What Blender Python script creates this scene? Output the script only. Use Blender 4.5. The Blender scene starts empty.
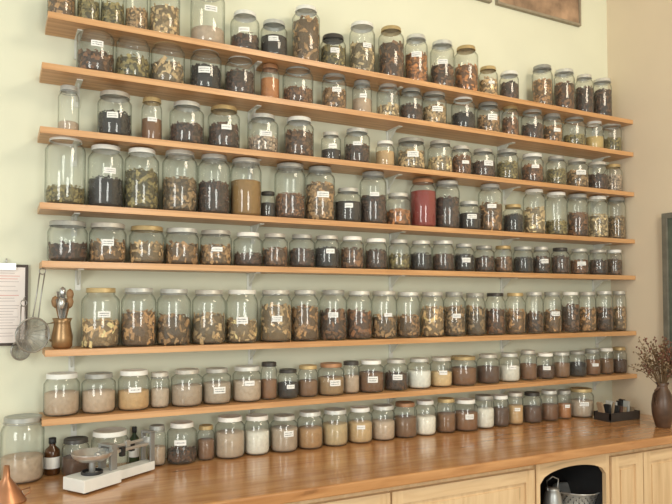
import bpy, math, random
from mathutils import Vector, Matrix
random.seed(7)
scene=bpy.context.scene
scene.view_settings.view_transform='Standard'

# ------------------------------------------------------------------ camera
F_PX=650.0; YAW=math.radians(27.3); PITCH=math.radians(2.0)
CAM=Vector((0,-2.565,1.5))
Fw=Vector((math.sin(YAW)*math.cos(PITCH),math.cos(YAW)*math.cos(PITCH),math.sin(PITCH)))
Rt=Vector((math.cos(YAW),-math.sin(YAW),0)); Up=Rt.cross(Fw)
SH=25.3
cd=bpy.data.cameras.new('camera'); cam=bpy.data.objects.new('camera',cd); scene.collection.objects.link(cam)
cam.matrix_world=Matrix(((Rt.x,Up.x,-Fw.x,CAM.x),(Rt.y,Up.y,-Fw.y,CAM.y),(Rt.z,Up.z,-Fw.z,CAM.z),(0,0,0,1)))
cd.sensor_width=36; cd.lens=F_PX/672*36; cd.shift_y=SH/672
scene.camera=cam
# survey helpers: turn measurements taken off the photo into metres in the room
def ray(u,v): return Fw*F_PX+Rt*(u-336)+Up*(252+SH-v)
def on_y(u,v,y):
    d=ray(u,v); return CAM+d*((y-CAM.y)/d.y)
def on_x(u,v,x):
    d=ray(u,v); return CAM+d*((x-CAM.x)/d.x)
def on_z(u,v,z):
    d=ray(u,v); return CAM+d*((z-CAM.z)/d.z)
def depth(p): return (Vector(p)-CAM).dot(Fw)

# ------------------------------------------------------------------ materials
def newmat(name):
    m=bpy.data.materials.new(name); m.use_nodes=True
    nt=m.node_tree; b=nt.nodes['Principled BSDF']; return m,nt,b
def simple(name,col,rough=.5,metal=0,noise=0,scale=30,bump=0):
    m,nt,b=newmat(name)
    b.inputs['Roughness'].default_value=rough; b.inputs['Metallic'].default_value=metal
    tc=nt.nodes.new('ShaderNodeTexCoord'); n=nt.nodes.new('ShaderNodeTexNoise'); n.inputs['Scale'].default_value=scale
    n.inputs['Detail'].default_value=4
    nt.links.new(tc.outputs['Object'],n.inputs['Vector'])
    r=nt.nodes.new('ShaderNodeValToRGB'); a=noise
    r.color_ramp.elements[0].position=.3; r.color_ramp.elements[1].position=.7
    r.color_ramp.elements[0].color=tuple(c*(1-a) for c in col)+(1,)
    r.color_ramp.elements[1].color=tuple(min(1,c*(1+a)) for c in col)+(1,)
    nt.links.new(n.outputs['Fac'],r.inputs['Fac']); nt.links.new(r.outputs['Color'],b.inputs['Base Color'])
    if bump:
        bp=nt.nodes.new('ShaderNodeBump'); bp.inputs['Strength'].default_value=bump; bp.inputs['Distance'].default_value=.004
        nt.links.new(n.outputs['Fac'],bp.inputs['Height']); nt.links.new(bp.outputs['Normal'],b.inputs['Normal'])
    return m
def wood(name,c1,c2,rough,sc=(1.6,26,26),coat=0):
    m,nt,b=newmat(name)
    tc=nt.nodes.new('ShaderNodeTexCoord'); mp=nt.nodes.new('ShaderNodeMapping'); mp.inputs['Scale'].default_value=sc
    n=nt.nodes.new('ShaderNodeTexNoise'); n.inputs['Scale'].default_value=2.2; n.inputs['Detail'].default_value=6; n.inputs['Distortion'].default_value=.5
    r=nt.nodes.new('ShaderNodeValToRGB'); e=r.color_ramp.elements
    e[0].position=.32; e[0].color=c1+(1,); e[1].position=.66; e[1].color=c2+(1,)
    k=e.new(.25); k.color=tuple(x*.7 for x in c1)+(1,)
    L=nt.links.new
    L(tc.outputs['Object'],mp.inputs['Vector']); L(mp.outputs['Vector'],n.inputs['Vector']); L(n.outputs['Fac'],r.inputs['Fac'])
    L(r.outputs['Color'],b.inputs['Base Color']); b.inputs['Roughness'].default_value=rough
    b.inputs['Coat Weight'].default_value=coat; b.inputs['Coat Roughness'].default_value=.12
    return m
def attr_mat(name,rough,metal,var=0,scale=200,bump=0,trans=0):
    m,nt,b=newmat(name); L=nt.links.new
    at=nt.nodes.new('ShaderNodeAttribute'); at.attribute_name='Col'
    b.inputs['Roughness'].default_value=rough; b.inputs['Metallic'].default_value=metal
    tc=nt.nodes.new('ShaderNodeTexCoord'); n=nt.nodes.new('ShaderNodeTexNoise'); n.inputs['Scale'].default_value=scale; n.inputs['Detail'].default_value=3
    L(tc.outputs['Object'],n.inputs['Vector'])
    mr=nt.nodes.new('ShaderNodeMapRange'); mr.inputs['From Min'].default_value=.3; mr.inputs['From Max'].default_value=.7
    mr.inputs['To Min'].default_value=1-var; mr.inputs['To Max'].default_value=1+var
    L(n.outputs['Fac'],mr.inputs['Value'])
    vm=nt.nodes.new('ShaderNodeVectorMath'); vm.operation='SCALE'
    L(at.outputs['Color'],vm.inputs[0]); L(mr.outputs['Result'],vm.inputs['Scale']); L(vm.outputs['Vector'],b.inputs['Base Color'])
    if bump:
        bp=nt.nodes.new('ShaderNodeBump'); bp.inputs['Strength'].default_value=bump; bp.inputs['Distance'].default_value=.003
        L(n.outputs['Fac'],bp.inputs['Height']); L(bp.outputs['Normal'],b.inputs['Normal'])
    return m
def glass_mat():
    m=bpy.data.materials.new('jar_glass'); m.use_nodes=True; nt=m.node_tree; nt.nodes.clear(); L=nt.links.new
    out=nt.nodes.new('ShaderNodeOutputMaterial')
    lw=nt.nodes.new('ShaderNodeLayerWeight'); lw.inputs['Blend'].default_value=.5
    r=nt.nodes.new('ShaderNodeValToRGB'); e=r.color_ramp.elements
    e[0].position=.45; e[0].color=(.965,.97,.955,1); e[1].position=1; e[1].color=(.42,.45,.39,1)
    L(lw.outputs['Facing'],r.inputs['Fac'])
    t=nt.nodes.new('ShaderNodeBsdfTransparent'); L(r.outputs['Color'],t.inputs['Color'])
    d=nt.nodes.new('ShaderNodeBsdfDiffuse'); d.inputs['Color'].default_value=(.85,.88,.84,1)
    m1=nt.nodes.new('ShaderNodeMixShader'); m1.inputs['Fac'].default_value=.045
    L(t.outputs[0],m1.inputs[1]); L(d.outputs[0],m1.inputs[2])
    g=nt.nodes.new('ShaderNodeBsdfGlossy'); g.inputs['Roughness'].default_value=.07
    # Schlick reflectance of thin glass, same for both sides of the wall
    p=nt.nodes.new('ShaderNodeMath'); p.operation='POWER'; p.inputs[1].default_value=4
    L(lw.outputs['Facing'],p.inputs[0])
    q=nt.nodes.new('ShaderNodeMath'); q.operation='MULTIPLY_ADD'; q.inputs[1].default_value=.6; q.inputs[2].default_value=.065
    L(p.outputs[0],q.inputs[0])
    m2=nt.nodes.new('ShaderNodeMixShader'); L(q.outputs[0],m2.inputs['Fac'])
    L(m1.outputs[0],m2.inputs[1]); L(g.outputs[0],m2.inputs[2]); L(m2.outputs[0],out.inputs['Surface'])
    return m
def mesh_screen():
    m,nt,b=newmat('wire_gauze'); b.inputs['Base Color'].default_value=(.30,.29,.27,1); b.inputs['Metallic'].default_value=.5
    b.inputs['Roughness'].default_value=.4; b.inputs['Alpha'].default_value=.55
    return m
GLASS=glass_mat()
LIDM=attr_mat('lid_metal',.42,.3,.1,60)
LIDP=attr_mat('lid_plastic',.4,0,.05,60)
POW=attr_mat('ground_powder',.95,0,.12,70,.3)
CHP=attr_mat('dried_pieces',.85,0,.25,160,.3)
PAPER=simple('label_paper',(.88,.87,.84),.8,0,.03)
INK=simple('ink',(.05,.05,.07),.7)
JM=[GLASS,LIDM,LIDP,POW,CHP,PAPER,INK]
PINE=wood('shelf_pine',(.47,.23,.09),(.67,.38,.175),.42,(1.2,30,30),.15)
CTOP=wood('counter_wood',(.42,.19,.07),(.58,.30,.125),.2,(2.0,16,16),.5)
CAB=wood('cabinet_pine',(.66,.45,.25),(.79,.58,.35),.45,(16,16,1.4),.1)
CABH=wood('cabinet_pine_rail',(.64,.44,.25),(.79,.58,.35),.45,(1.4,16,16),.1)
STEEL=simple('steel',(.60,.60,.59),.3,.75,.08)
WHITE=simple('white_enamel',(.80,.80,.77),.35,0,.03)
BRACK=simple('bracket_paint',(.72,.72,.66),.45,.1,.05)
BLACK=simple('black_plastic',(.02,.02,.022),.45,0,.1)
COPPER=simple('copper',(.50,.24,.13),.35,.75,.15,15)
BRASS=simple('brass',(.36,.22,.11),.34,.75,.25,15)
DARKW=simple('dark_wood',(.05,.03,.02),.5,0,.3,12)

# ------------------------------------------------------------------ mesh builder
class MB:
    def __init__(s): s.v=[];s.f=[];s.m=[];s.c=[];s.s=[]
    def add(s,vs,fs,mat=0,col=(1,1,1),smooth=False):
        o=len(s.v); s.v+= [tuple(p) for p in vs]; s.c+=[col]*len(vs)
        for f in fs: s.f.append(tuple(i+o for i in f)); s.m.append(mat); s.s.append(smooth)
    def lathe(s,prof,c,mat=0,col=(1,1,1),seg=20,smooth=True,M=None):
        vs=[];fs=[];rings=[]
        for r,z in prof:
            if r<1e-6: rings.append([len(vs)]); p=[Vector((0,0,z))]
            else:
                rings.append(list(range(len(vs),len(vs)+seg)))
                p=[Vector((r*math.cos(2*math.pi*i/seg),r*math.sin(2*math.pi*i/seg),z)) for i in range(seg)]
            vs+=p
        for a,b in zip(rings,rings[1:]):
            if len(a)==1 and len(b)==1: continue
            for i in range(seg):
                j=(i+1)%seg
                if len(a)==1: fs.append((a[0],b[j],b[i]))
                elif len(b)==1: fs.append((a[i],a[j],b[0]))
                else: fs.append((a[i],a[j],b[j],b[i]))
        c=Vector(c)
        if M is not None: vs=[M@p for p in vs]
        s.add([p+c for p in vs],fs,mat,col,smooth)
    def box(s,lo,hi,mat=0,col=(1,1,1),M=None,c=None):
        x0,y0,z0=lo;x1,y1,z1=hi
        vs=[Vector(p) for p in ((x0,y0,z0),(x1,y0,z0),(x1,y1,z0),(x0,y1,z0),(x0,y0,z1),(x1,y0,z1),(x1,y1,z1),(x0,y1,z1))]
        if M is not None: vs=[M@p for p in vs]
        if c is not None: vs=[p+Vector(c) for p in vs]
        s.add(vs,[(0,3,2,1),(4,5,6,7),(0,1,5,4),(1,2,6,5),(2,3,7,6),(3,0,4,7)],mat,col)
    def chip(s,c,a,b,n,mat,col):
        vs=[c+a*i+b*j+n*k for k in(-1,1) for i,j in((-1,-.7),(.8,-1),(1,.6),(-.7,1))]
        s.add(vs,[(0,3,2,1),(4,5,6,7),(0,1,5,4),(1,2,6,5),(2,3,7,6),(3,0,4,7)],mat,col)
    def tube(s,pts,r,mat=0,col=(1,1,1),seg=6,closed=False):
        pts=[Vector(p) for p in pts]; n=len(pts); vs=[];fs=[]
        rr=r if isinstance(r,(list,tuple)) else [r]*n
        for i,p in enumerate(pts):
            if closed: t=pts[(i+1)%n]-pts[i-1]
            else: t=pts[min(i+1,n-1)]-pts[max(i-1,0)]
            t.normalize(); up=Vector((0,0,1)) if abs(t.z)<.9 else Vector((1,0,0))
            a=t.cross(up).normalized(); b=t.cross(a)
            vs+=[p+(a*math.cos(2*math.pi*k/seg)+b*math.sin(2*math.pi*k/seg))*rr[i] for k in range(seg)]
        for i in range(n if closed else n-1):
            j=(i+1)%n
            for k in range(seg):
                l=(k+1)%seg; fs.append((i*seg+k,i*seg+l,j*seg+l,j*seg+k))
        if not closed:
            fs.append(tuple(range(seg))); fs.append(tuple((n-1)*seg+k for k in reversed(range(seg))))
        s.add(vs,fs,mat,col,True)
    def build(s,name,mats,bevel=0):
        me=bpy.data.meshes.new(name)
        xs=[p[0] for p in s.v];ys=[p[1] for p in s.v];zs=[p[2] for p in s.v]
        o=Vector(((min(xs)+max(xs))/2,(min(ys)+max(ys))/2,min(zs)))
        me.from_pydata([Vector(p)-o for p in s.v],[],s.f)
        for m in mats: me.materials.append(m)
        me.polygons.foreach_set('material_index',s.m); me.polygons.foreach_set('use_smooth',s.s)
        a=me.color_attributes.new('Col','FLOAT_COLOR','POINT')
        a.data.foreach_set('color',[x for c in s.c for x in (c[0],c[1],c[2],1)])
        me.update()
        ob=bpy.data.objects.new(name,me); ob.location=o; scene.collection.objects.link(ob)
        if bevel:
            b=ob.modifiers.new('bevel','BEVEL'); b.width=bevel; b.segments=2; b.limit_method='ANGLE'
        return ob

# ------------------------------------------------------------------ room
XR=3.08; CEIL=3.6
def wallmat(name,c,n=.03): return simple(name,c,.9,0,n,2.5,.05)
WALLB=wallmat('plaster_cream',(.73,.73,.58))
WALLR=wallmat('plaster_peach',(.72,.61,.46))
def boxobj(name,lo,hi,mat,bevel=0):
    b=MB(); b.box(lo,hi); return b.build(name,[mat],bevel)
boxobj('wall_back',(-2.6,0,0),(XR,.12,CEIL),WALLB)
boxobj('wall_right',(XR,-4.6,0),(XR+.12,.12,CEIL),WALLR)
boxobj('floor',(-2.6,-4.6,-.1),(XR+.12,.12,0),simple('floor_tile',(.32,.22,.14),.5,0,.15,4))
boxobj('ceiling',(-2.6,-4.6,CEIL),(XR+.12,.12,CEIL+.1),simple('ceiling_white',(.75,.73,.66),.9,0,.03))

# ------------------------------------------------------------------ shelves
SD=.165; TH=.022
SH_PX=[(48,14,632,122),(42,64,632,155),(40,128,633,195),(40,206,634,241),(42,265,634,277),(45,354,634,333),(42,423,638,376)]
br_u=[76,252,388,502,594]
shelfZ=[]
for k,(u0,v0,u1,v1) in enumerate(SH_PX):
    a=on_y(u0,v0,-SD); b=on_y(u1,v1,-SD); z=(a.z+b.z)/2; shelfZ.append(z+TH/2)
    m=MB(); m.box((a.x,-SD,z-TH/2),(XR-.003,-.002,z+TH/2),0)
    for bu in br_u:
        bx=on_y(bu+random.uniform(-3,3),z*0+200,0).x
        zt=z-TH/2
        m.box((bx-.010,-.006,zt-.075),(bx+.010,-.001,zt),1)
        m.box((bx-.010,-.11,zt-.004),(bx+.010,-.001,zt),1)
        vs=[(bx-.003,-.006,zt-.055),(bx-.003,-.075,zt-.004),(bx-.003,-.006,zt-.004),(bx+.003,-.006,zt-.055),(bx+.003,-.075,zt-.004),(bx+.003,-.006,zt-.004)]
        m.add(vs,[(0,1,2),(3,5,4),(0,3,4,1)],1)
    m.build('wooden_shelf',[PINE,BRACK],0)

# ------------------------------------------------------------------ jars
COL={'t':(.37,.22,.10),'b':(.20,.092,.038),'d':(.024,.014,.010),'k':(.60,.42,.22),'g':(.25,.20,.075),'o':(.44,.18,.055),
 'w':(.86,.83,.75),'r':(.30,.018,.008),'n':(.50,.38,.28),'a':(.27,.15,.035),'m':(.095,.044,.024),'y':(.56,.40,.15)}
def var(c,a,hj=.04):
    k=1+random.uniform(-a,a); h=random.uniform(-hj,hj); return (c[0]*k*(1+h),c[1]*k,c[2]*k*(1-h))
def jar(m,x,y,z,r,h,typ,ck,fill,lid,lab):
    tall=h/r
    neck=random.choice((.72,.76,.82)) if tall>2.3 else .86
    hs=max(h*.74,h-.050); lh=min(.017,h*.12)
    zt=h-lh*.9
    prof=[(0,.004),(r*.8,.001),(r*.93,.003),(r,.014),(r,hs*.5),(r,hs),(r*.97,hs+(zt-hs)*.25),(r*(.55+neck*.42),hs+(zt-hs)*.55),(r*neck,hs+(zt-hs)*.78),(r*neck,zt)]
    m.lathe(prof,(x,y,z),0,(1,1,1),22)
    rl=r*neck+.003
    if lid=='g' and random.random()<.4: lid='s'
    if lid=='s' and random.random()<.22: lid=random.choice('wwg')
    lc={'s':random.choice(((.60,.60,.56),(.40,.40,.37),(.52,.50,.45))),'w':(.84,.83,.78),'g':(.50,.37,.18),'k':(.05,.045,.04),'c':(.40,.21,.11)}[lid]; lc=var(lc,.15,.02)
    lm=2 if lid in 'wk' else 1
    m.lathe([(rl,h-lh),(rl+.0015,h-lh+.001),(rl,h-lh+.003),(rl,h-.003),(rl-.002,h),(rl-.006,h),(rl-.008,h-.0015),(0,h-.0015)],(x,y,z),lm,lc,22)
    if lid=='s' and tall>3: # screw band bead
        pts=[(x+(rl+.002)*math.cos(t),y+(rl+.002)*math.sin(t),z+h-lh-.004) for t in [2*math.pi*i/14 for i in range(14)]]
        m.tube(pts,.0013,1,(.4,.4,.4),4,True)
    if typ!='e':
        fill=fill*random.uniform(.86,1.08)
        top=hs*min(fill,98)/100.0; top=max(top,.015)
        q=random.random()
        if typ in 'ch' and ck in 'tb':
            if q<.10: ck='g'
            elif q<.20: ck='k'
            elif q<.30: ck='m'
            elif q<.38: ck='o'
        base=COL[ck]
        if ck in 'tkb' : base=var(base,.22,.10)
        rc=r*.955
        if typ in 'pBl':
            m.lathe([(0,.006),(rc*.9,.006),(rc,.016),(rc,top*.6),(rc,top-.002),(rc*.85,top+random.uniform(-.002,.003)),(0,top+random.uniform(-.004,.006))],(x,y,z),3,var(base,.14),20)
        else:
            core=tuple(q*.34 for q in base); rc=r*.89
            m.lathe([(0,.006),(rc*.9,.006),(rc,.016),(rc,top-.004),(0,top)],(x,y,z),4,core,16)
            big={'h':.0055,'c':.0090,'r':.0140}[typ]
            area=2*math.pi*r*top; n=int(area/(big*big*2.0)*.85); n=min(n,360)
            C=Vector((x,y,z))
            for i in range(n):
                ph=random.uniform(0,2*math.pi); rr=r*random.uniform(.88,.94)-.001
                rad=Vector((math.cos(ph),math.sin(ph),0)); tan=Vector((-rad.y,rad.x,0)); Z=Vector((0,0,1))
                an=random.uniform(0,math.pi); zz=random.uniform(.012,top)
                a=(tan*math.cos(an)+Z*math.sin(an)); b=rad.cross(a)+rad*random.uniform(-.3,.3)
                s=big*random.uniform(.55,1.2); asp=random.uniform(.25,.6) if typ=='r' else random.uniform(.4,.85)
                c=var(base,0,.05); k=random.choice((.45,.75,1,1.2,1.5)) if typ!='h' else random.uniform(.65,1.5); k*=random.uniform(.9,1.1); c=tuple(min(.88,q*k) for q in c)
                rr=min(rr, r*.97-.5*s*s/r)
                m.chip(C+rad*rr+Z*zz,a*s,b*s*asp,rad*.0013,4,c)
            for i in range(int(n*.12)):
                ph=random.uniform(0,2*math.pi); rr=r*.78*math.sqrt(random.random())
                a=Vector((random.gauss(0,1),random.gauss(0,1),random.gauss(0,.5))).normalized(); b=a.cross(Vector((random.gauss(0,.3),random.gauss(0,.3),1))).normalized()
                s=big*random.uniform(.6,1.1); k=random.uniform(.7,1.5)
                m.chip(C+Vector((rr*math.cos(ph),rr*math.sin(ph),top+random.uniform(-.002,.008))),a*s,b*s*.5,a.cross(b)*.0012,4,tuple(min(.88,q*k) for q in base))
    if lab:
        to=math.atan2(CAM.y-y,CAM.x-x); ce=-math.pi/2+(to+math.pi/2)*.6+random.uniform(-.22,.22)
        w=min(.050,r*.9)*random.uniform(.7,1.05); hh=w*random.uniform(.42,.6); zc=z+hs*random.uniform(.55,.75)
        ha=w/2/r; N=6; R=r+.0008
        vs=[(x+R*math.cos(ce-ha+2*ha*i/N),y+R*math.sin(ce-ha+2*ha*i/N),zc+dz) for dz in(-hh/2,hh/2) for i in range(N+1)]
        m.add(vs,[(i,i+1,N+2+i,N+1+i) for i in range(N)],5,(1,1,1),True)
        R+=.0006; lines=2 if hh>.02 else 1
        for l in range(lines):
            z0=zc+(hh*.17 if lines==2 else 0)-l*hh*.36; u=-.78
            while u<.72:
                d=random.uniform(.08,.22); q0=ce+ha*u; q1=ce+ha*min(u+d,.8); ht=hh*random.uniform(.03,.07)
                k=random.uniform(-.04,.04)*hh
                m.add([(x+R*math.cos(q0),y+R*math.sin(q0),z0-ht+k),(x+R*math.cos(q1),y+R*math.sin(q1),z0-ht-k),(x+R*math.cos(q1),y+R*math.sin(q1),z0+ht-k),(x+R*math.cos(q0),y+R*math.sin(q0),z0+ht+k)],[(0,1,2,3)],6)
                u+=d+random.uniform(.03,.09)
ROWS=[
"""62 28 -28 ct 80 s 0;89 24 -24 hb 70 s 0;113 24 -20 ct 75 s 0;137 22 -16 ht 60 g 0;165 30 -12 ck 88 s 0;208 34 -10 pn 40 s 1;245 29 14 cm 60 w 1;274 27 23 pd 80 s 1;306 28 9 rt 88 s 0;333 26 37 cb 80 k 1;362 26 25 rk 80 s 1;391 26 29 rb 85 g 0;416 23 37 ct 85 s 1;442 24 43 rb 68 s 1;466 24 48 ro 85 g 0;488 19 68 cb 85 g 1;509 19 73 cm 80 s 0;542 20 67 ct 85 s 0;564 20 71 rb 80 s 0;584 18 76 cm 80 s 0;602 18 80 cm 85 s 0""",
"""96 36 27 cb 55 s 1;133 34 36 ct 65 s 0;168 34 43 rk 78 s 0;206 31 50 hd 80 s 1;240 30 57 hm 82 g 0;270 19 66 po 92 c 0;298 31 68 hb 55 s 0;334 25 75 ct 85 s 1;362 20 82 pn 70 s 1;388 23 85 ck 50 s 0;411 24 90 hm 70 s 0;434 25 94 ck 80 s 1;463 24 98 hd 70 s 0;488 23 104 ct 85 s 1;510 17 107 cb 80 g 0;532 22 111 cm 75 s 0;552 20 115 ct 75 s 1;574 22 118 hg 50 s 0;594 18 122 py 70 w 0;612 18 124 hg 75 s 0""",
"""69 20 87 pn 35 s 0;115 33 94 hd 80 s 1;152 20 99 pb 75 g 1;187 34 104 hm 72 s 0;224 32 108 cm 88 g 1;263 31 116 hn 60 s 1;299 30 119 cb 82 s 0;331 20 133 pd 60 s 1;357 26 130 hm 80 s 1;385 19 142 pk 80 w 0;411 28 140 ck 92 s 1;440 25 142 ck 75 s 0;461 21 147 hb 80 s 1;483 24 150 hm 75 s 1;507 22 151 hg 75 s 0;532 22 155 cb 80 w 1;556 20 157 hg 72 s 0;577 22 160 ct 75 s 1;597 20 163 cb 80 s 0;613 17 165 hn 75 s 0""",
"""66 42 138 hg 38 s 0;106 39 147 hd 62 s 1;142 35 150 ct 88 s 0;180 36 152 ct 68 s 0;214 34 156 hm 74 s 0;246 33 160 pa 88 s 0;268 15 192 pd 80 k 0;290 31 165 hb 55 s 0;320 30 168 ct 82 g 1;348 27 189 pd 80 s 1;373 27 173 hm 70 s 1;398 26 194 co 70 s 0;423 26 180 pr 93 c 0;447 25 182 cm 85 s 0;469 23 202 pd 82 s 1;490 24 185 rt 82 s 1;513 20 205 hd 82 g 0;534 22 190 rk 80 s 0;556 22 193 hg 50 s 0;577 21 195 cb 72 s 0;597 21 197 cb 75 s 0;616 18 198 ht 78 s 0""",
"""68 38 222 cb 70 s 0;108 36 224 ct 78 s 1;147 35 227 rk 85 g 0;182 34 229 rt 78 s 0;216 32 231 ct 76 s 1;248 29 233 hb 55 w 0;275 26 234 cb 84 s 0;302 26 235 cm 80 s 0;327 25 236 hd 82 s 1;352 24 237 cb 80 s 0;376 22 239 hm 80 w 0;399 22 240 cb 76 s 0;421 22 241 hd 82 s 0;443 22 241 hm 82 s 0;464 20 244 hd 85 s 1;484 20 246 cm 80 s 0;503 18 246 hb 80 s 0;523 20 247 hd 82 s 0;541 17 247 cm 76 s 1;560 18 248 hm 82 k 0;579 18 249 hb 82 s 1;598 18 250 cm 78 s 0;614 15 250 hb 80 s 0""",
"""101 38 288 rk 64 s 1;139 36 288 rt 82 s 0;174 34 289 rt 62 s 0;209 34 290 rk 72 s 0;242 32 290 rk 60 s 1;276 32 290 rk 92 s 1;305 28 290 rt 80 s 0;333 28 290 rb 78 s 1;359 26 291 rb 72 s 0;384 26 291 rt 56 s 1;408 24 292 ct 66 s 0;432 24 292 rk 80 s 0;454 22 292 ct 78 s 1;475 20 293 rt 80 s 0;495 20 293 cb 80 k 0;515 20 293 rt 72 s 0;534 18 292 cb 74 s 0;552 18 292 rt 80 s 1;570 18 292 rb 80 s 0;587 17 292 ct 76 s 0;604 17 291 rb 80 s 0;619 15 291 ct 78 s 0""",
"""62 38 373 pn 74 w 0;99 38 373 pn 76 s 0;134 34 370 pk 76 w 1;160 20 372 pn 76 s 0;187 33 369 pn 82 g 0;217 30 368 pn 78 s 1;247 30 366 pn 84 s 1;269 17 362 pb 74 k 0;288 21 369 pd 75 k 1;308 20 365 pb 76 g 0;331 27 363 pt 82 c 1;351 17 361 pn 70 k 0;371 26 360 pb 80 s 1;396 24 359 hm 66 s 1;419 24 358 pw 84 s 0;441 22 357 pk 76 s 1;463 27 356 pb 80 g 0;488 23 354 pm 80 s 0;509 21 353 pw 82 s 1;528 17 350 pb 76 s 0;545 18 353 pm 72 s 1;561 17 352 pb 82 g 0;577 18 351 pd 80 s 0;592 16 349 pb 80 s 1;606 14 348 pb 80 w 0;619 14 347 pm 80 g 0""",
"""23 40 416 pn 55 s 0;76 26 438 pm 66 k 0;110 36 430 ee 60 w 0;157 20 425 pn 60 s 0;182 34 422 cm 50 w 1;206 18 425 pb 74 s 0;230 31 416 pn 82 s 0;257 26 415 pw 86 w 0;284 28 415 pn 84 s 1;310 26 411 pt 82 s 0;335 26 409 pk 84 s 0;360 25 407 pk 82 w 1;383 24 405 pn 82 s 0;405 24 402 pb 85 c 0;425 22 400 pw 76 w 0;446 19 398 pb 80 g 0;465 26 399 pb 80 s 1;484 20 395 pw 84 s 0;500 18 395 pm 76 w 0;515 16 392 pk 82 s 1;532 19 392 pm 80 k 0;549 18 390 pb 80 s 0;564 14 390 po 70 s 1;581 24 388 pn 78 s 1"""]
CZ=on_y(400,437,-.1).z
fe=on_z(400,475.5,CZ); YF=fe.y
YJ=-.088
for k,row in enumerate(ROWS):
    J=[]
    z=(shelfZ[k] if k<7 else CZ)+.0006
    yj=YJ if k<7 else -.10
    for e in row.split(';'):
        u,w,t,tc,fill,lid,lab=e.split(); u=float(u);w=float(w);t=float(t)
        p=on_y(u,t,yj); r=depth(p)*w/2/F_PX
        h=p.z-z
        J.append([p.x,min(r,.074),h,tc,float(fill),lid,int(lab)])
    for _ in range(4):
        for a,b in zip(J,J[1:]):
            g=b[0]-a[0]-.003
            if a[1]+b[1]>g:
                s=g/(a[1]+b[1]); a[1]*=s; b[1]*=s
    J[-1][1]=min(J[-1][1],XR-.004-J[-1][0])
    m=MB()
    for x,r,h,tc,fill,lid,lab in J:
        jar(m,x,yj,z,r,h,tc[0],tc[1] if tc[1] in COL else 't',fill,lid,lab)
    m.build('glass_storage_jars',JM)

# ------------------------------------------------------------------ counter + cabinets
XL=-1.0
b=MB(); b.box((XL,YF,CZ-.038),(XR-.003,-.003,CZ)); b.build('countertop',[CTOP],.006)
zc=CZ-.040; yc=YF+.035
def fx(u): return on_y(u,470,yc).x
m=MB()
nx0,nx1=fx(540),fx(606)
nz0=zc-.34
m.box((XL+.02,yc+.02,.1),(nx0-.02,-.01,zc),0); m.box((nx1+.02,yc+.02,.1),(XR-.004,-.01,zc),0)
m.box((nx0-.02,yc+.02,.1),(nx1+.02,-.01,nz0),0)
m.box((nx0-.02,yc+.02,zc-.018),(nx1+.02,-.01,zc),0); m.box((nx0-.02,-.03,nz0),(nx1+.02,-.01,zc-.018),2)
m.box((nx0-.019,yc+.021,nz0),(nx0-.012,-.03,zc-.018),2); m.box((nx1+.012,yc+.021,nz0),(nx1+.019,-.03,zc-.018),2)
m.box((XL+.02,yc+.07,0),(XR-.004,yc+.09,.1),2)
N=16; arch=.055; rim=.035
for i in range(N):
    t0,t1=i/N,(i+1)/N
    def az(t): return zc-rim-arch+arch*math.sqrt(max(0,1-(2*t-1)**2))
    xa,xb=nx0+(nx1-nx0)*t0,nx0+(nx1-nx0)*t1
    vs=[(xa,yc,az(t0)),(xb,yc,az(t1)),(xb,yc,zc),(xa,yc,zc),(xa,yc+.02,az(t0)),(xb,yc+.02,az(t1)),(xb,yc+.02,zc),(xa,yc+.02,zc)]
    m.add(vs,[(0,1,2,3),(5,4,7,6),(0,4,5,1),(3,2,6,7)],1)
m.box((nx0-.02,yc,nz0-.02),(nx0,yc+.02,zc),0); m.box((nx1,yc,nz0-.02),(nx1+.02,yc+.02,zc),0)
m.box((nx0,yc,nz0-.03),(nx1,yc+.02,nz0),1)
def panel(x0,x1,z0,z1):
    f=.045; y0=yc-.002
    m.box((x0,y0,z0),(x0+f,y0+.022,z1),0); m.box((x1-f,y0,z0),(x1,y0+.022,z1),0)
    m.box((x0+f,y0,z1-f),(x1-f,y0+.022,z1),1); m.box((x0+f,y0,z0),(x1-f,y0+.022,z0+f),1)
    m.box((x0+f,y0+.010,z0+f),(x1-f,y0+.022,z1-f),0)
    m.box((x0+f+.018,y0+.005,z0+f+.018),(x1-f-.018,y0+.012,z1-f-.018),0)
xs=[fx(-150),fx(60),fx(190),fx(297),fx(391),fx(535)]
for a,c in zip(xs,xs[1:]): panel(a+.004,c-.004,.12,zc-.025)
xs=[fx(611),fx(643),XR-.006]
for a,c in zip(xs,xs[1:]): panel(a+.003,c-.003,.12,zc-.025)
m.build('kitchen_cabinet',[CAB,CABH,BLACK])
# niche contents: a colander standing on a few plates, and a small can
m=MB(); x=on_y(580,470,yc+.12).x; y=yc+.14; Zn=nz0+.001
for i in range(5):
    zz=i*.011; m.lathe([(0,zz),(.055,zz),(.062,zz+.004),(.098,zz+.014),(.100,zz+.016),(.096,zz+.017),(.06,zz+.008),(0,zz+.006)],(x,y,Zn),0,seg=36)
m.build('plate_stack',[WHITE])
m=MB(); Zb=Zn+.062
m.lathe([(.045,0),(.05,.002),(.048,.012),(.075,.035),(.092,.085),(.102,.09),(.102,.094),(.09,.09),(.072,.04),(0,.016)],(x,y,Zb),0,seg=36)
for s in(-1,1):
    m.tube([(x+s*.098,y-.03,Zb+.09),(x+s*.125,y-.02,Zb+.095),(x+s*.125,y+.02,Zb+.095),(x+s*.098,y+.03,Zb+.09)],.003,0)
for j in range(3):
    for i in range(22):
        a=2*math.pi*(i+.5*j)/22; rr=.080+.0045*j+.0015; zz=.048+.013*j
        m.lathe([(0,-.003),(.003,0),(0,.003)],(x+rr*math.cos(a),y+rr*math.sin(a),Zb+zz),1,seg=6)
m.build('steel_colander',[STEEL,BLACK])
m=MB(); x=on_y(551,470,yc+.10).x
m.lathe([(0,0),(.034,0),(.038,.02),(.040,.13),(.033,.17),(.026,.19),(.028,.195),(0,.20)],(x-.012,y-.06,Zn),0,seg=28)
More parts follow.
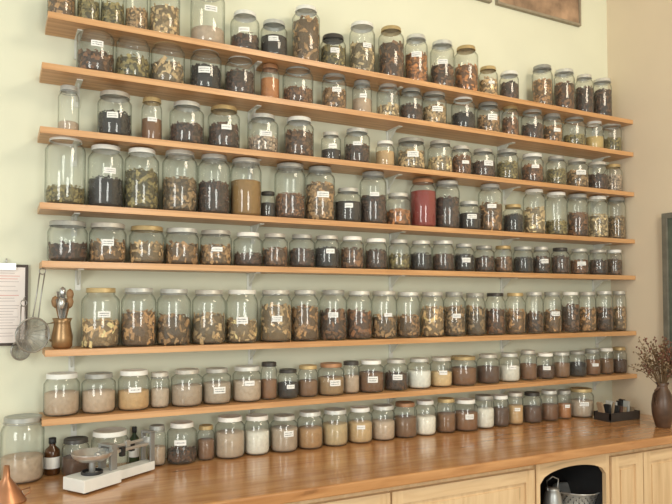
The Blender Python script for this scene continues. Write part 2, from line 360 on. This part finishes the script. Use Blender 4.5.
m.tube([(x-.04,y-.06,Zn+.19),(x-.045,y-.06,Zn+.23),(x-.012,y-.06,Zn+.245),(x+.021,y-.06,Zn+.23),(x+.016,y-.06,Zn+.19)],.003,0)
m.build('steel_milk_can',[simple('brushed_steel',(.42,.42,.41),.4,.7,.08)])

# ------------------------------------------------------------------ things on the left
p0=on_y(-16,264,0); p1=on_y(27,345,0)
m=MB(); m.box((p0.x,-.012,p1.z),(p1.x,-.002,p0.z),0); m.box((p0.x+.010,-.0135,p1.z+.010),(p1.x-.010,-.0115,p0.z-.010),1)
xm=(p0.x+p1.x)/2
m.box((xm-.03,-.022,p0.z-.02),(xm+.03,-.012,p0.z+.004),3)
m.tube([(xm,-.014,p0.z),(xm,-.010,p0.z+.02)],.003,3)
zz=p0.z-.03; i=0
while zz>p1.z+.03:
    x1=p1.x-.02-random.uniform(0,.03); m.box((p0.x+.022,-.0142,zz-.0016),(x1,-.0134,zz),4 if i in(1,2,6) else 2); zz-=random.choice((.010,.010,.016)); i+=1
m.build('clipboard',[DARKW,simple('sheet_paper',(.80,.73,.70),.8),simple('grey_ink',(.42,.36,.36),.7),STEEL,simple('red_ink',(.60,.18,.16),.6)],0)
def strainer(utop,vtop,uc,vc,r,y,name):
    top=on_y(utop,vtop,y); c=on_y(uc,vc,y); m=MB()
    up=(top-c); L=up.length; d=up.normalized()
    ax=Vector((0.45,-.89,.1)); ax=(ax-d*ax.dot(d)).normalized(); sd=d.cross(ax)
    M=Matrix((sd,d,ax)).transposed()
    ring=[c+(sd*math.cos(t)+d*math.sin(t))*r for t in [2*math.pi*i/32 for i in range(32)]]
    m.tube(ring,.003,0,seg=8,closed=True)
    prof=[(r*math.cos(a),-r*.75*math.sin(a)) for a in [math.pi/2*i/8 for i in range(9)]]; prof[-1]=(0,-r*.75)
    m.lathe(prof,c,1,seg=32,M=M)
    for k in range(8):
        a=math.pi*k/8; e=sd*math.cos(a)+d*math.sin(a)
        m.tube([c+e*r*math.cos(t)-ax*r*.75*math.sin(t) for t in [math.pi*i/14 for i in range(15)]],.0007,0,seg=4)
    for s in(-1,1):
        m.tube([c+d*r*.98+sd*s*.010,c+d*(L*.6)+sd*s*.008,c+d*(L-.02)+sd*s*.009],.0024,0)
    m.tube([top+(sd*math.cos(t)+d*math.sin(t))*.011-d*.011 for t in [2*math.pi*i/14 for i in range(14)]],.002,0,closed=True)
    m.tube([top+Vector((0,0,-.004)),top+Vector((0,.0,.006)),Vector((top.x+.004,top.y+.006,top.z+.012))],.002,0)
    m.build(name,[simple('dull_tin',(.36,.35,.33),.4,.7,.15),mesh_screen()])
strainer(43,268,33,335,.058,-.14,'wire_strainer')
strainer(24,300,21,350,.034,-.05,'tea_strainer')
# brass pitcher with utensils on shelf 6
z6=shelfZ[5]+.0006; p=on_y(62,340,-.09); m=MB(); R=.034
m.lathe([(0,0),(R*.8,0),(R,.008),(R*1.05,.04),(R*.85,.075),(R*.8,.09),(R*.98,.105),(R*.93,.105),(R*.75,.09),(R*.8,.07),(R*.9,.04),(0,.01)],(p.x,-.09,z6),0,seg=28)
m.tube([(p.x-R*.8,-.09,z6+.09),(p.x-R*1.5,-.09,z6+.085),(p.x-R*1.5,-.09,z6+.04),(p.x-R*1.0,-.09,z6+.025)],.0035,0)
for i in range(12):
    a=i*.75; tx=.020*math.cos(a); ty=.02*math.sin(a); hh=random.uniform(.13,.20)
    b0=Vector((p.x-tx*.3,-.09-ty*.3,z6+.02)); b1=Vector((p.x+tx*1.2,-.09+ty*1.3,z6+hh))
    mt=(3,1,1,1)[i%4]
    m.tube([b0,b0.lerp(b1,.6),b1],[.003,.003,.004],mt)
    if i%2==0: m.lathe([(0,-.024),(.009,-.016),(.013,0),(.009,.014),(0,.02)],b1,mt,seg=10)
m.build('brass_utensil_pitcher',[BRASS,STEEL,COPPER,simple('spoon_wood',(.30,.17,.08),.6)])
# copper funnel
p=on_z(6,502,CZ); s=depth(p)/F_PX
m=MB(); R=18*s; H=36*s
m.lathe([(R,0),(R*1.04,.002),(R,.006),(R*.55,H*.42),(R*.2,H*.66),(R*.15,H),(R*.10,H),(R*.14,H*.66),(R*.5,H*.42),(R*.95,.006)],(p.x,p.y,CZ+.0006),0,seg=32)
m.tube([(p.x+R*.9,p.y,CZ+.012),(p.x+R*1.2,p.y,CZ+.02),(p.x+R*1.2,p.y,CZ+.035),(p.x+R*.7,p.y,CZ+.03)],.002,0)
m.build('copper_funnel',[COPPER])
# balance scale
a=on_z(84,496,CZ); c=on_z(160,472,CZ); L=(c-a).length; dx=(c-a).normalized(); dy=Vector((-dx.y,dx.x,0))
M=Matrix((dx,dy,Vector((0,0,1)))).transposed(); O=(a.x,a.y,CZ+.0006)
m=MB()
def bx(lo,hi,mat): m.box(lo,hi,mat,M=M,c=O)
def lt(prof,c,mat,seg=28): m.lathe(prof,Vector(O)+M@Vector(c),mat,seg=seg)
bx((0,0,.006),(L*.46,.10,.046),0); bx((L*.46,.025,.006),(L,.075,.036),0)
for fx_,fy_ in((.02,.015),(.02,.085),(L-.02,.05)): lt([(0,0),(.009,0),(.009,.008),(0,.008)],(fx_,fy_,-.0005),1,12)
lt([(0,.046),(.010,.046),(.010,.092),(0,.092)],(L*.22,.05,0),3)
lt([(.030,.046),(.034,.046),(.034,.056),(.030,.056)],(L*.22,.05,0),1,32)
lt([(0,.090),(.042,.090),(.060,.102),(.066,.116),(.063,.116),(.042,.094),(0,.093)],(L*.22,.05,0),2,32)
bx((L*.38,.02,.046),(L*.46,.032,.125),3); bx((L*.38,.072,.046),(L*.46,.084,.125),3); bx((L*.38,.02,.122),(L*.46,.084,.130),3)
for i,(yy,zz) in enumerate(((.036,.100),(.052,.114),(.068,.100))):
    bx((L*.30,yy-.0035,zz-.005),(L*.98,yy+.0035,zz+.005),2)
    bx((L*(.54+.11*i),yy-.007,zz-.020),(L*(.54+.11*i)+.018,yy+.007,zz+.012),1 if i!=1 else 2)
bx((L*.96,.03,.092),(L*.98,.074,.120),0)
bx((L*.94,.026,.036),(L,.033,.140),3); bx((L*.94,.069,.036),(L,.076,.140),3); bx((L*.94,.026,.134),(L,.076,.143),3)
m.build('balance_scale',[WHITE,BLACK,STEEL,simple('scale_grey',(.30,.30,.29),.4,.4,.05)],.002)
def bottle(u,v,w,h,name,mats,capmat=1):
    p=on_z(u,v,CZ); s=depth(p)/F_PX; r=w*s/2; H=h*s; m=MB()
    m.lathe([(0,0),(r*.9,0),(r,.004),(r,H*.6),(r*.9,H*.68),(r*.4,H*.78),(r*.4,H*.84)],(p.x,p.y,CZ+.0006),0,seg=24)
    m.lathe([(r*.46,H*.84),(r*.48,H*.845),(r*.48,H*.99),(r*.4,H),(0,H)],(p.x,p.y,CZ+.0006),1,seg=20)
    m.lathe([(r*1.008,H*.18),(r*1.012,H*.19),(r*1.012,H*.48),(r*1.008,H*.49)],(p.x,p.y,CZ+.0006),2,seg=24)
    m.build(name,mats)
AMB=simple('amber_glass',(.09,.035,.012),.12,0,.1)
bottle(52,474,15,36,'amber_bottle',[AMB,BLACK,PAPER])
bottle(134,463,10,36,'spice_bottle',[simple('green_glass',(.05,.08,.04),.12),BLACK,PAPER])

# ------------------------------------------------------------------ things on the right
p=on_z(617,419,CZ); m=MB(); tx,ty=p.x,p.y; w,d=.11,.05
for lo,hi in(((-w,-d,0),(w,d,.006)),((-w,-d,.006),(-w+.006,d,.042)),((w-.006,-d,.006),(w,d,.042)),((-w,-d,.006),(w,-d+.006,.042)),((-w,d-.006,.006),(w,d,.042))):
    m.box(lo,hi,0,c=(tx,ty,CZ+.0006))
for i in range(14):
    x=tx-w+.016+i*.014; q=Matrix.Rotation(random.uniform(-.4,.4),3,'Y')
    m.box((-.006,-.016,0),(.006,.016,random.uniform(.05,.09)),1+i%4,M=q,c=(x,ty+random.uniform(-.02,.02),CZ+.01))
m.build('tray_of_packets',[simple('tray_black',(.035,.03,.028),.4,0,.2),simple('packet_tan',(.35,.25,.16),.7),BLACK,simple('packet_grey',(.45,.45,.42),.6),simple('packet_brown',(.12,.06,.04),.6)])
# vase with dried flowers
p=on_z(663,427,CZ); s=depth(p)/F_PX; m=MB(); H=44*s; R=10.5*s; c=(p.x,p.y,CZ+.0006)
m.lathe([(0,0),(R*.62,0),(R*.68,.004),(R*.95,H*.3),(R,H*.5),(R*.85,H*.72),(R*.5,H*.88),(R*.45,H*.93),(R*.62,H),(R*.55,H),(R*.38,H*.93),(R*.4,H*.88),(0,H*.5)],c,0,seg=32)
m.tube([(p.x-R*.5,p.y,CZ+H*.9),(p.x-R*1.25,p.y-.01,CZ+H*.85),(p.x-R*1.35,p.y-.01,CZ+H*.6),(p.x-R*.95,p.y,CZ+H*.5)],.006,0,seg=8)
for i in range(80):
    a=random.uniform(0,6.28); sp=random.uniform(.02,.15); hh=random.uniform(.05,.22)
    b0=Vector((p.x,p.y,CZ+H*.85)); b1=Vector((min(p.x+sp*math.cos(a),XR-.03),p.y+sp*math.sin(a),CZ+H+hh)); mid=b0.lerp(b1,.55)+Vector((0,0,.02))
    m.tube([b0,mid,b1],.0013,1,seg=4)
    k=random.choice((1,2,3))
    for j in range(8):
        t=.6+.4*j/7; q=mid.lerp(b1,(t-.55)/.45)+Vector([random.gauss(0,.006) for _ in range(3)])
        m.lathe([(0,-.005),(.005,0),(0,.006)],q,k,seg=6)
m.build('dried_flower_vase',[simple('brown_pottery',(.10,.055,.035),.35,0,.35,18),simple('dry_stem',(.18,.11,.055),.8),simple('dry_bloom',(.20,.08,.055),.8),simple('dry_seed',(.27,.20,.12),.8)])
# board on right wall
a=on_x(665,214,XR); c=on_x(665,376,XR); m=MB(); y1=a.y; y0=a.y-.55; f=.03
m.box((XR-.02,y0+f,c.z+f),(XR-.0005,y1-f,a.z-f),1)
m.box((XR-.03,y0,c.z),(XR-.0005,y0+f,a.z),0);m.box((XR-.03,y1-f,c.z),(XR-.0005,y1,a.z),0)
m.box((XR-.03,y0+f,c.z),(XR-.0005,y1-f,c.z+f),0);m.box((XR-.03,y0+f,a.z-f),(XR-.0005,y1-f,a.z),0)
m.build('framed_chalkboard',[simple('grey_frame',(.16,.15,.12),.5,0,.2),simple('chalk_green',(.10,.12,.09),.8,0,.15)],.002)
# paintings
def painting(u0,u1,vb,hgt,seed):
    a=on_y(u0,vb,0); x1=on_y(u1,vb,0).x; m=MB(); z0=a.z; z1=z0+hgt; f=.012; x0=a.x
    m.box((x0+f,-.015,z0+f),(x1-f,-.0005,z1-f),1)
    for lo,hi in(((x0,-.022,z0),(x1,-.0005,z0+f)),((x0,-.022,z1-f),(x1,-.0005,z1)),((x0,-.022,z0+f),(x0+f,-.0005,z1-f)),((x1-f,-.022,z0+f),(x1,-.0005,z1-f))): m.box(lo,hi,0)
    m.build('framed_painting',[simple('frame_taupe',(.30,.25,.18),.5,0,.1),simple('painted_canvas',(.34,.22,.14),.7,0,.5,9)])
painting(495,578,5,.42,1)
painting(404,489,-19,.42,2)

# ------------------------------------------------------------------ light
w=bpy.data.worlds.new('world'); scene.world=w; w.use_nodes=True
bg=w.node_tree.nodes['Background']; bg.inputs[0].default_value=(.93,.99,.92,1); bg.inputs[1].default_value=.74
def area(name,loc,tgt,sx,sy,pw,col):
    l=bpy.data.lights.new(name,'AREA'); l.shape='RECTANGLE'; l.size=sx; l.size_y=sy; l.energy=pw; l.color=col
    o=bpy.data.objects.new(name,l); scene.collection.objects.link(o); o.location=loc
    o.rotation_euler=(Vector(tgt)-Vector(loc)).to_track_quat('-Z','Y').to_euler()
area('window_daylight',(-2.0,-2.7,1.8),(1.3,0,1.2),.8,1.7,42,(1,1,.93))
area('rear_streak_light',(.8,-4.3,1.8),(1.8,0,1.2),.9,1.6,46,(.97,1,.93))  # second daylight source, added unseen behind the camera for brighter streaks on glass
area('warm_overhead_fill',(2.0,-2.5,3.4),(2.1,0,1.5),1.0,.8,36,(1,.87,.68))  # unseen warm fill from above, added to brighten the right end
